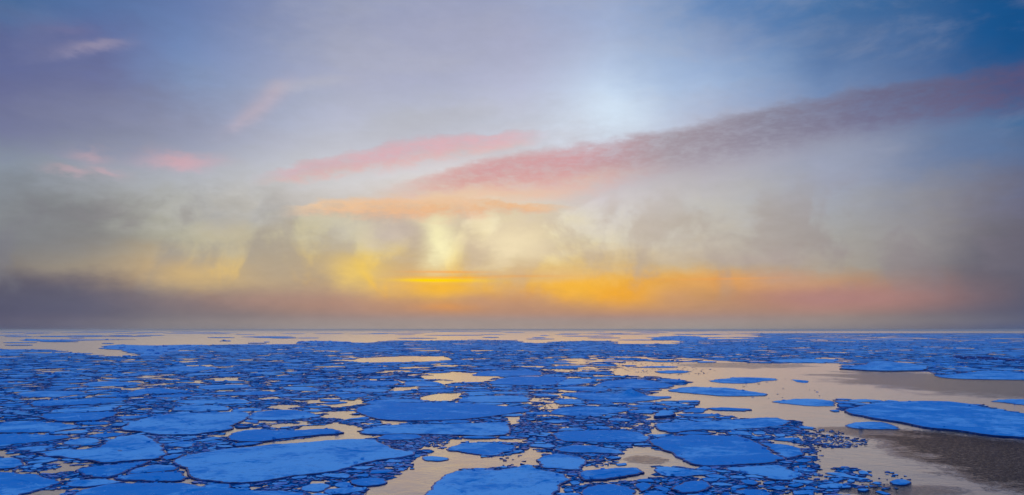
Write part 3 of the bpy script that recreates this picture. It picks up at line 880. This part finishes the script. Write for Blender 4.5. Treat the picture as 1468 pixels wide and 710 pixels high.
def block_mesh(rr, s, flat=.5):
    """a broken lump of ice: a distorted, cut box"""
    v = []
    for k in range(8):
        v.append(Vector(((1 if k & 1 else -1) * rr.uniform(.6, 1.1), (1 if k & 2 else -1) * rr.uniform(.6, 1.1), (1 if k & 4 else -1) * rr.uniform(.55, 1.0) * flat)) * s)
    rot = Matrix.Rotation(rr.uniform(0, 6.28), 3, 'Z') @ Matrix.Rotation(rr.uniform(-.35, .35), 3, 'X') @ Matrix.Rotation(rr.uniform(-.35, .35), 3, 'Y')
    return [rot @ q for q in v], [(0, 2, 3, 1), (4, 5, 7, 6), (0, 1, 5, 4), (2, 6, 7, 3), (0, 4, 6, 2), (1, 3, 7, 5)]

def size_word(f):
    w_ = f['pb'][2] - f['pb'][0]
    return 'huge' if w_ > 200 else 'large' if w_ > 110 else 'medium' if w_ > 55 else 'small' if w_ > 26 else 'tiny'
def shape_word(f):
    b = f['pb']; w_, h_ = b[2] - b[0], b[3] - b[1]
    return 'slender' if w_ / max(h_, .1) > 11 else 'long' if w_ / max(h_, .1) > 6.5 else 'broad' if w_ / max(h_, .1) > 4 else 'stubby'

anchors = [f for f in floes if f['anchor']]
ANCHOR_LABEL = {
 'the giant lower left floe': 'giant smooth pale blue ice floe filling the lower left, rounded at both ends',
 'the ridged bottom centre floe': 'large blue ice floe with pale pressure ridges cut by the bottom edge at centre',
 'the huge right edge floe': 'huge flat dark rimmed ice floe running out of the right edge over ruffled water',
 'the floe with a snow mound': 'ice floe with one pointed snow mound near the far side, right of centre',
 'the broad plate right of centre': 'broad smooth ice plate with angular left end beside the brown lead, right of centre',
 'the long left middle floe': 'large blue ice floe with thin left tongue, at left middle beside dark cracks',
 'the pale left middle floe': 'broad ice floe with pale mottled snow, just beyond the giant lower left floe',
 'the narrow tongue floe': 'narrow tongue shaped ice floe lying along the far side of the giant lower left floe',
 'the long centre floe': 'long straight sided ice floe with pointed left end, just above the brash patch at centre',
 'the wide centre floe': 'very wide ice floe with mottled deep blue top, highest of the big centre floes',
 'the lozenge floe': 'lozenge shaped ice floe between two strips of pale water at lower centre',
 'the long six sided floe': 'long six sided ice floe whose right tip touches the broad plate right of centre',
 'the rounded bottom floe': 'rounded ice floe touching the upper right side of the ridged bottom centre floe',
 'the teardrop floe': 'teardrop shaped ice floe cracked across its right tip, in front of the broad plate',
 'the long plate right of centre': 'long ice plate with pointed right end reaching into the open lead, right of centre',
 'the boulder floe': 'stubby thick ice chunk with a dark undercut face, beyond the long plate right of centre',
 'the ragged spit floe': 'long ragged ice spit tapering to the right into the pale pink lead',
 'the lone spindle floe': 'lone spindle shaped ice floe in the middle of the pale pink lead at right',
 'the wedge floe on the right': 'wedge shaped ice floe with raised flat top along the far shore of the right lead',
 'the shelf floe on the right': 'long low ice shelf at the right edge along the far side of ruffled water',
 'the small tapered floe': 'small tapered ice floe floating just in front of the huge right edge floe',
 'the almond floe': 'almond shaped smooth ice floe just beyond the floe with a snow mound',
 'the pale upper centre floe': 'wide pale ice floe right of the glowing orange puddle, upper centre of pack',
 'the pale wedge at left': 'pale wedge of ice floe beyond the cracks at left, above the long left middle floe',
 'the bottom left corner floe': 'large dark blue ice floe cut by the bottom left corner of the photo',
 'the long bottom left floe': 'very long ice floe lying along the bottom edge, under the giant lower left floe',
}
def sector(f, a):
    dx = f['c'][0] - a['c'][0]; dy = (f['c'][1] - a['c'][1]) * 3.0
    if abs(dx) > 2.2 * abs(dy): return 'right of' if dx > 0 else 'left of'
    s = 'below' if dy > 0 else 'above'
    if abs(dx) < abs(dy) * .5: return s
    return s + (' right of' if dx > 0 else ' left of')
# cells get labels from their look and their nearest named neighbour
groups = {}
for f in THINGS:
    if f['anchor']: continue
    a = min(anchors, key=lambda q: (max(q['pb'][0] - f['c'][0], 0, f['c'][0] - q['pb'][2])) ** 2 + (4 * max(q['pb'][1] - f['c'][1], 0, f['c'][1] - q['pb'][3])) ** 2)
    dd = (max(a['pb'][0] - f['c'][0], 0, f['c'][0] - a['pb'][2])) ** 2 + (4 * max(a['pb'][1] - f['c'][1], 0, f['c'][1] - a['pb'][3])) ** 2
    groups.setdefault((a['anchor'], sector(f, a)), []).append((dd, id(f), f))
ORD = ['nearest', 'second nearest', 'third nearest', 'fourth nearest', 'fifth nearest', 'sixth nearest', 'seventh nearest', 'eighth nearest', 'ninth nearest', 'tenth nearest', 'eleventh nearest', 'twelfth nearest']
TENS = ['thirteenth', 'fourteenth', 'fifteenth', 'sixteenth', 'seventeenth', 'eighteenth', 'nineteenth', 'twentieth', 'twenty-first', 'twenty-second', 'twenty-third', 'twenty-fourth', 'twenty-fifth', 'twenty-sixth', 'twenty-seventh', 'twenty-eighth', 'twenty-ninth', 'thirtieth'] + ['farthest'] * 90
ORD += [t + ' nearest' for t in TENS]
for (an, sec), lst in groups.items():
    lst.sort(key=lambda t: t[0])
    for k, (_, _, f) in enumerate(lst):
        f['label'] = '%s %s ice floe, %s %s %s' % (size_word(f), shape_word(f), ORD[k], sec, an)
        if len(lst) == 1: f['label'] = '%s %s blue ice floe %s %s' % (size_word(f), shape_word(f), sec, an)

MOUNDS = {
 'the floe with a snow mound': [(903, 566.5, 5.5, 2.1)],
 'the boulder floe': [(953, 593, 3.5, .6)],
 'the wedge floe on the right': [(1272, 527, 36, .9), (1300, 528, 30, .7), (1250, 528, 20, .5)],
 'the ridged bottom centre floe': [(755, 671, 2.6, .5)],
}
def ridge_line(p, pts, h, w_):
    """a low wall of heaped ice along a line on the floe"""
    v, f_ = [], []
    pts = [ground(a, b, DIM) for a, b in pts]
    L = []
    for (x0, y0), (x1, y1) in zip(pts, pts[1:]):
        n = max(2, int(math.hypot(x1 - x0, y1 - y0) / .8))
        for k in range(n): L.append((x0 + (x1 - x0) * k / n, y0 + (y1 - y0) * k / n))
    L.append(pts[-1])
    for i, (x, y) in enumerate(L):
        a = L[max(i - 1, 0)]; b = L[min(i + 1, len(L) - 1)]
        tx, ty = b[0] - a[0], b[1] - a[1]; l = math.hypot(tx, ty) or 1; nx, ny = -ty / l, tx / l
        t = max(0.0, math.sin(math.pi * i / (len(L) - 1))) ** .6
        hh = h * t * (.6 + .7 * abs(noise.noise(Vector((x * .8, y * .8, 2))))) ; ww = w_ * t + .02
        j = noise.noise(Vector((x * .5, y * .5, 8))) * .5; x += nx * j; y += ny * j
        v += [(x - nx * ww, y - ny * ww, DIM - .02), (x - nx * ww * .3, y - ny * ww * .3, DIM + hh * .8 + .03), (x + nx * ww * .25, y + ny * ww * .25, DIM + hh + .03), (x + nx * ww, y + ny * ww, DIM - .02)]
        if i:
            o_ = (i - 1) * 4
            for k in range(3): f_.append((o_ + k, o_ + k + 1, o_ + k + 5, o_ + k + 4))
    return v, f_
RIDGES = {
 'the ridged bottom centre floe': [[(633, 693), (645, 698), (660, 705), (672, 712)], [(645, 697), (690, 688), (720, 680), (752, 684)], [(714, 706), (735, 698), (752, 692)], [(760, 700), (780, 690), (800, 688)]],
 'the teardrop floe': [[(1129, 673.5), (1135, 680), (1141, 686)]],
 'the giant lower left floe': [[(300, 668), (345, 664), (400, 665)], [(470, 640), (510, 648), (560, 649)]],
 'the huge right edge floe': [[(1260, 590), (1330, 592), (1380, 597)]],
 'the broad plate right of centre': [[(950, 640), (1010, 646), (1060, 649)]],
 'the wide centre floe': [[(560, 590), (620, 587), (690, 589)], [(540, 596), (590, 594), (650, 595)]],
}
rb = random.Random(77)
for n_, f in enumerate(sorted(THINGS, key=lambda q: -q['vis'])):
    p0 = f['poly']; c = centroid(p0); d = math.hypot(*c)
    p = shape(p0, d, f['traced'])
    h = DIM + rb.uniform(-.06, .08) + (.05 if f['vis'] > 3000 else 0)
    if f['anchor'] == 'the boulder floe': h = .5
    if f['anchor'] == 'the wedge floe on the right': h = .5
    if f['anchor'] == 'the huge right edge floe': h = .34
    w_ = f['pb'][2] - f['pb'][0]; big = w_ > 26
    if big:
        e = bpy.data.objects.new('ice_floe', None); C.objects.link(e); e.location = (c[0], c[1], 0); e.empty_display_size = 1
        v, fc = slab_mesh(p, h, h - .03, min(.12, d * .0006))
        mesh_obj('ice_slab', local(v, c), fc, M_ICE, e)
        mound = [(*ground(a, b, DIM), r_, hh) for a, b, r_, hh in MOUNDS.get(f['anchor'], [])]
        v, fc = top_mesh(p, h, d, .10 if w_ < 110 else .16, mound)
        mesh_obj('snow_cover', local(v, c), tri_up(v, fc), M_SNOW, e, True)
        for line in RIDGES.get(f['anchor'], []):
            v, fc = ridge_line(p, line, .22, .5)
            v = [(a, b, z + h - DIM) for a, b, z in v]
            mesh_obj('pressure_ridge', local(v, c), fc, M_SNOW, e, True)
        if w_ > 75 and not f['anchor'] in RIDGES:
            b_ = f['pb']; cx_, cy_ = f['c']
            for _ in range(1 if w_ < 130 else 2):
                for tr in range(12):
                    a0 = rb.uniform(0, 6.283); pts_ = []
                    for t_ in (-1, -.3, .35, 1):
                        pts_.append((cx_ + t_ * math.cos(a0) * w_ * rb.uniform(.26, .38) + rb.uniform(-4, 4), cy_ + t_ * math.sin(a0) * (b_[3] - b_[1]) * .3 + rb.uniform(-.05, .05) * (b_[3] - b_[1]) + rb.uniform(-.12, .12) * (b_[3] - b_[1])))
                    if all(inside(p0, *ground(*q_, DIM)) for q_ in pts_): break
                else: continue
                v, fc = ridge_line(p, pts_, rb.uniform(.14, .24), rb.uniform(.2, .45))
                mesh_obj('pressure_ridge', local([(a, b, z + h - DIM) for a, b, z in v], c), fc, M_SNOW, e, True)
        # broken blocks frozen to the rim
        k = 0
        if w_ > 34 and rb.random() < .75:
            for _ in range(rb.randint(1, 5)):
                q = p[rb.randrange(len(p))]
                s = rb.uniform(.12, .28) * (1 + d / 400)
                t = rb.uniform(.06, .2); x = q[0] + (c[0] - q[0]) * t; y = q[1] + (c[1] - q[1]) * t
                bv, bf = block_mesh(rb, s, .6)
                mesh_obj('ice_block', [(a.x, a.y, a.z) for a in bv], bf, M_SNOW, e).location = (x - c[0], y - c[1], h + s * .3)
    else:
        m_ = len(p)
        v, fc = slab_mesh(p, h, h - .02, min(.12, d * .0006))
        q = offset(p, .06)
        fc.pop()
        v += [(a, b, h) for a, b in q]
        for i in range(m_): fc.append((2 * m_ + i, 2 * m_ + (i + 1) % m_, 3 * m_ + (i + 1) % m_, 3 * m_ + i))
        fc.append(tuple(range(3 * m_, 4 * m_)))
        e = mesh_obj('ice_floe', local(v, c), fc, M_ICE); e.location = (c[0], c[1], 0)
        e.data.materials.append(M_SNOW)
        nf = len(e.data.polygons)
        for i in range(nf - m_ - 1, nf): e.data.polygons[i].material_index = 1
    e['label'] = ANCHOR_LABEL[f['anchor']] if f['anchor'] else f['label']
    e['category'] = 'ice floe'; e['group'] = 'ice floes drifting in the pack'

# ------------------------------------------------------------------ the rest of the pack, too many to name one by one
V, Fc, MI = [], [], []
def add_geo(v, f_, mi):
    b = len(V); V.extend(v)
    for q in f_: Fc.append(tuple(k + b for k in q)); MI.append(mi)
rp = random.Random(9)
for f in REST:
    c = centroid(f['poly']); d = math.hypot(*c)
    p = chaikin(f['poly'], .22)
    if d < 900: p = roughen(resample(p, max(.6, d / 260)), min(.5, d * .001), .3, c[0])
    h = (DIM + rp.uniform(-.05, .1)) * (1 + max(0, d - 600) / 2500)
    n = len(p)
    low = offset(p, -.08)
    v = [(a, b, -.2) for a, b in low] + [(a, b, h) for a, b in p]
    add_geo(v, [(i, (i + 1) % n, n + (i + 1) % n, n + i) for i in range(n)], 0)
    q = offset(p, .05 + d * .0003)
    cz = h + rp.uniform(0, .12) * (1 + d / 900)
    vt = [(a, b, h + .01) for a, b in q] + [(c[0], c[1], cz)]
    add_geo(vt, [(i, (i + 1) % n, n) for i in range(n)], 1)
    # hummocks and rafted blocks
    k = 0
    if d > 280: k = rp.choice((0, 0, 0, 1, 2)) if d < 900 else rp.choice((0, 1, 2, 3))
    for _ in range(k):
        q = p[rp.randrange(n)]
        s = rp.uniform(.25, .6) * (1 + d / 1600) * (1.9 if rp.random() < .04 else 1)
        bv, bf = block_mesh(rp, s, .5)
        bv = [(a.x * rp.uniform(1, 2.6) + q[0], a.y + q[1], a.z + h + s * .15) for a in bv]
        add_geo(bv, bf, 1)
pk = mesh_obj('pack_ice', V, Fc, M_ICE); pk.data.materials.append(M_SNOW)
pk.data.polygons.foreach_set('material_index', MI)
pk['kind'] = 'stuff'; pk['label'] = 'close pack of countless blue floes stretching away to the horizon'

# ------------------------------------------------------------------ brash: broken bits in the gaps
V, Fc, MI = [], [], []
def bit(x, y, s, rr, z=None):
    n = rr.choice((4, 5, 5, 6)); a0 = rr.uniform(0, 6.28); el_ = rr.uniform(.5, 1)
    hh = rr.uniform(.03, .10) * (1 + s * .3)
    P = [(x + s * math.cos(a0 + k * 6.283 / n) * rr.uniform(.7, 1.1), y + s * el_ * math.sin(a0 + k * 6.283 / n) * rr.uniform(.7, 1.1)) for k in range(n)]
    tx, ty = rr.uniform(-.12, .12), rr.uniform(-.12, .12)
    top = [(a, b, hh + (a - x) * tx + (b - y) * ty) for a, b in P]
    v = [(a, b, -.1) for a, b in P] + top
    mi = 1 if rr.random() < .45 else 2
    add_geo(v, [(k, (k + 1) % n, n + (k + 1) % n, n + k) for k in range(n)], 0)
    add_geo([q for q in top], [tuple(range(n))], mi)
    # lift the cap a hair so it covers the wall's rim cleanly
    for k in range(len(V) - n, len(V)): V[k] = (V[k][0], V[k][1], V[k][2] + .006)
rr = random.Random(21)
cnt = 0
for (x, y, r, full, p) in gaps:
    d = math.hypot(x, y)
    if d > 520: continue
    A = abs(area(full)); fa = abs(area(p)) if p else 0
    n = int((A - fa) * (1.5 if d < 200 else .9 if d < 330 else .25)) + 1
    b = bbox(full)
    for _ in range(n * 2):
        a, c_ = rr.uniform(b[0], b[2]), rr.uniform(b[1], b[3])
        if not inside(full, a, c_): continue
        if p and inside(p, a, c_): continue
        s = rr.uniform(.12, .45) if rr.random() < .7 else rr.uniform(.45, .95)
        if p: s = min(s, .38)
        if d > 250: s *= 1.4
        if covered(a, c_, s * .8) == 1: continue
        bit(a, c_, s, rr); cnt += 1
# loose bits drifting at the edge of the leads
for (cx, cy, rx, ry, n) in ((1190, 634, 55, 9, 260), (1175, 625, 40, 9, 120), (1250, 690, 60, 14, 60), (1110, 692, 110, 16, 420), (930, 700, 60, 12, 90), (835, 700, 20, 14, 50), (545, 668, 50, 12, 160), (1020, 612, 40, 4, 40), (1165, 655, 12, 20, 60), (862, 660, 25, 10, 70), (735, 660, 20, 10, 20), (540, 640, 60, 9, 420), (620, 633, 24, 8, 160), (985, 532, 40, 6, 60), (1120, 560, 60, 20, 16), (930, 525, 60, 10, 160), (780, 585, 40, 22, 240), (870, 612, 70, 10, 240), (40, 685, 60, 16, 60)):
    for _ in range(n):
        a = rr.uniform(0, 6.283); q = math.sqrt(rr.random())
        qx, qy = cx + rx * q * math.cos(a), cy + ry * q * math.sin(a)
        X, Y = ground(qx, qy); d = math.hypot(X, Y)
        s = rr.uniform(.1, .45) * (1 + d / 900)
        if covered(X, Y, s) == 1: continue
        bit(X, Y, s, rr); cnt += 1
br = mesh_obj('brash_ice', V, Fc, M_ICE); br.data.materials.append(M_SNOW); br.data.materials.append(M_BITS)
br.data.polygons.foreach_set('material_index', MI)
br['kind'] = 'stuff'; br['label'] = 'broken bits of brash ice crowding the gaps between floes'
print('brash', cnt, 'faces', len(Fc))

# ------------------------------------------------------------------ far strips of ice beyond the pack
FAR = [ # outline in photograph pixels, hummock height, label
 ([(136,500),(155,496),(172,494.5),(200,495.5),(225,496),(265,494.5),(300,495),(262,501),(250,505),(225,511),(205,511),(200,506.5),(180,505.5),(178,502),(150,501)], 2.4, 'rubbled ice tongue reaching left into the bright far lead'),
 ([(28,488),(40,486),(70,487),(150,487),(196,487),(120,488.5),(60,490)], 1.8, 'low dark blue ice ridge strip left, farthest left on the bright lead'),
 ([(427,493),(428,489.8),(460,489.3),(500,490.5),(505,492),(470,492.6),(450,493)], 2.0, 'square ended ice strip beside the bright water left of centre'),
 ([(313,489.4),(320,487.6),(336,489),(330,489.8)], 1.6, 'tiny isolated ice hump on the bright lead at left'),
 ([(935,486.5),(945,484),(975,481.6),(1000,482.5),(1015,486),(1000,491),(975,489.5)], 2.2, 'humped ice bank beyond the bright strip right of centre'),
]
def far_strip(pts, hh, label, name='ice_floe', mat=None):
    w = [ground(a, b) for a, b in pts]
    if area(w) < 0: w = w[::-1]
    c = centroid(w); d = math.hypot(*c)
    w = roughen(resample(w, d / 90), d * .01, 6 / d, c[0])
    e = bpy.data.objects.new(name, None); C.objects.link(e); e.location = (c[0], c[1], 0)
    h = .35
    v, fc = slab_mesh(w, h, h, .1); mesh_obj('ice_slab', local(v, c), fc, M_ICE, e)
    q = offset(w, .3); n = len(q)
    v = [(a, b, h + .03) for a, b in q]
    mesh_obj('snow_cover', local(v, c), [tuple(range(n))], M_SNOW, e)
    bv_, bf_ = [], []
    rr_ = random.Random(int(c[0]))
    b = bbox(w); m_ = 0
    while m_ < 160:
        x, y = rr_.uniform(b[0], b[2]), rr_.uniform(b[1], b[3])
        m_ += 1
        if not inside(w, x, y): continue
        s = hh * rr_.uniform(.3, 1.0) ** 1.4
        v_, f_ = block_mesh(rr_, s * .55, .9); o_ = len(bv_)
        bv_ += [(a.x * 2.8 + x, a.y * 2 + y, a.z + h + s * .2) for a in v_]; bf_ += [tuple(k + o_ for k in q_) for q_ in f_]
    if bv_:
        r_ = mesh_obj('ice_rubble', local(bv_, c), bf_, mat or M_SNOW, e); r_['kind'] = 'stuff'
    e['label'] = label; e['category'] = 'ice floe' if name == 'ice_floe' else 'ice ridge'
    if name == 'ice_floe': e['group'] = 'distant ice strips near the horizon'
for pts, hh, label in FAR: far_strip(pts, hh, label)
far_strip([(1362,512.6),(1380,511.2),(1400,512.6),(1440,515.6),(1462,518.4),(1455,519.4),(1410,517.2),(1370,514)], 1.5, 'dark ragged ridge of broken ice blocks crossing the pack near the right edge', 'ice_ridge', M_ICE)  # blocks take the dark ice colour to stand for their shaded face

V, Fc, MI = [], [], []
rf = random.Random(5)
STRIPS = [(-40,60,476.5),(40,140,477.5),(180,300,477.0),(0,190,482.5),(90,210,481.5),(240,330,478.4),(345,400,483.4),(400,450,479),(392,425,485),(430,470,484.6),(455,500,478.4),(500,590,478.6),(560,620,480),(575,650,485.5),(610,660,480.6),(640,700,481.2),(760,800,486.6),(805,870,482.6),(860,1010,479.2),(880,1090,487.4),(900,1000,475.6),(930,1100,484.4),(1000,1100,478.8),(150,165,492.5),(60,120,490.5),(360,385,492),(380,392,491),(0,50,492),(10,90,495)]
for _ in range(46):
    x_ = rf.uniform(-20, 1000); STRIPS.append((x_, x_ + rf.uniform(20, 90), rf.choice((475.2, 476, 477, 478.4, 479.8, 481, 482.6, 484.4))))
for x0, x1, y in STRIPS:
    n = 9; yt = .42 if y > 480 else .28
    for k in range(max(1, int((x1 - x0) / 45))):
        a = x0 + (x1 - x0) * k / max(1, int((x1 - x0) / 45)) + rf.uniform(-6, 6); b = a + rf.uniform(30, 70) * min(1, (x1 - x0) / 60); yy = y + rf.uniform(-.5, .5)
        up = [ground(a + (b - a) * t / n, yy - yt * math.sin(math.pi * t / n) ** .5 * rf.uniform(.7, 1.1)) for t in range(n + 1)]
        dn = [ground(b - (b - a) * t / n, yy + yt * math.sin(math.pi * t / n) ** .5 * rf.uniform(.7, 1.1) + .05) for t in range(1, n)]
        w = up + dn
        if area(w) < 0: w = w[::-1]
        m_ = len(w); h = rf.uniform(.4, .9)
        add_geo([(p_[0], p_[1], -.2) for p_ in w] + [(p_[0], p_[1], h) for p_ in w], [(i, (i + 1) % m_, m_ + (i + 1) % m_, m_ + i) for i in range(m_)] + [tuple(range(m_, 2 * m_))], 1)
# the last ice along the horizon
for (x0, x1, yt, yb) in ((900, 1700, 473.0, 474.2), (1210, 1700, 472.85, 473.2)):
    w = [ground(x0, yb), ground((x0 + x1) / 2, yb + .15), ground(x1, yb), ground(x1, yt), ground((x0 + x1) / 2, yt), ground(x0 + 60, yt)]
    if area(w) < 0: w = w[::-1]
    m_ = len(w)
    add_geo([(p_[0], p_[1], -.2) for p_ in w] + [(p_[0], p_[1], 1.2 + x0 * .001) for p_ in w], [(i, (i + 1) % m_, m_ + (i + 1) % m_, m_ + i) for i in range(m_)] + [tuple(range(m_, 2 * m_))], 1)
fp = mesh_obj('distant_ice', V, Fc, M_ICE); fp.data.materials.append(M_SNOW)
fp.data.polygons.foreach_set('material_index', MI)
fp['kind'] = 'stuff'; fp['label'] = 'thin far strips of ice lying on the bright water below the horizon'

# ------------------------------------------------------------------ the thin sea haze
HZ = 95000.0
hv = [(x, y, z) for z in (-1.0, CAM_H + 4.0) for x, y in ((-HZ, -HZ), (HZ, -HZ), (HZ, HZ), (-HZ, HZ))]
mh = bpy.data.materials.new('haze'); mh.use_nodes = True; mh.node_tree.nodes.clear()
ho = mh.node_tree.nodes.new('ShaderNodeOutputMaterial'); pv = mh.node_tree.nodes.new('ShaderNodeVolumePrincipled')
pv.inputs['Color'].default_value = (.97, .95, .97, 1); pv.inputs['Density'].default_value = 8.5e-5; pv.inputs['Anisotropy'].default_value = .55
mh.node_tree.links.new(pv.outputs[0], ho.inputs['Volume'])
hz_ = mesh_obj('haze', hv, [(3, 2, 1, 0), (4, 5, 6, 7), (0, 1, 5, 4), (1, 2, 6, 5), (2, 3, 7, 6), (3, 0, 4, 7)], mh)
hz_['kind'] = 'stuff'; hz_['label'] = 'thin sea haze veiling the far ice and the horizon'
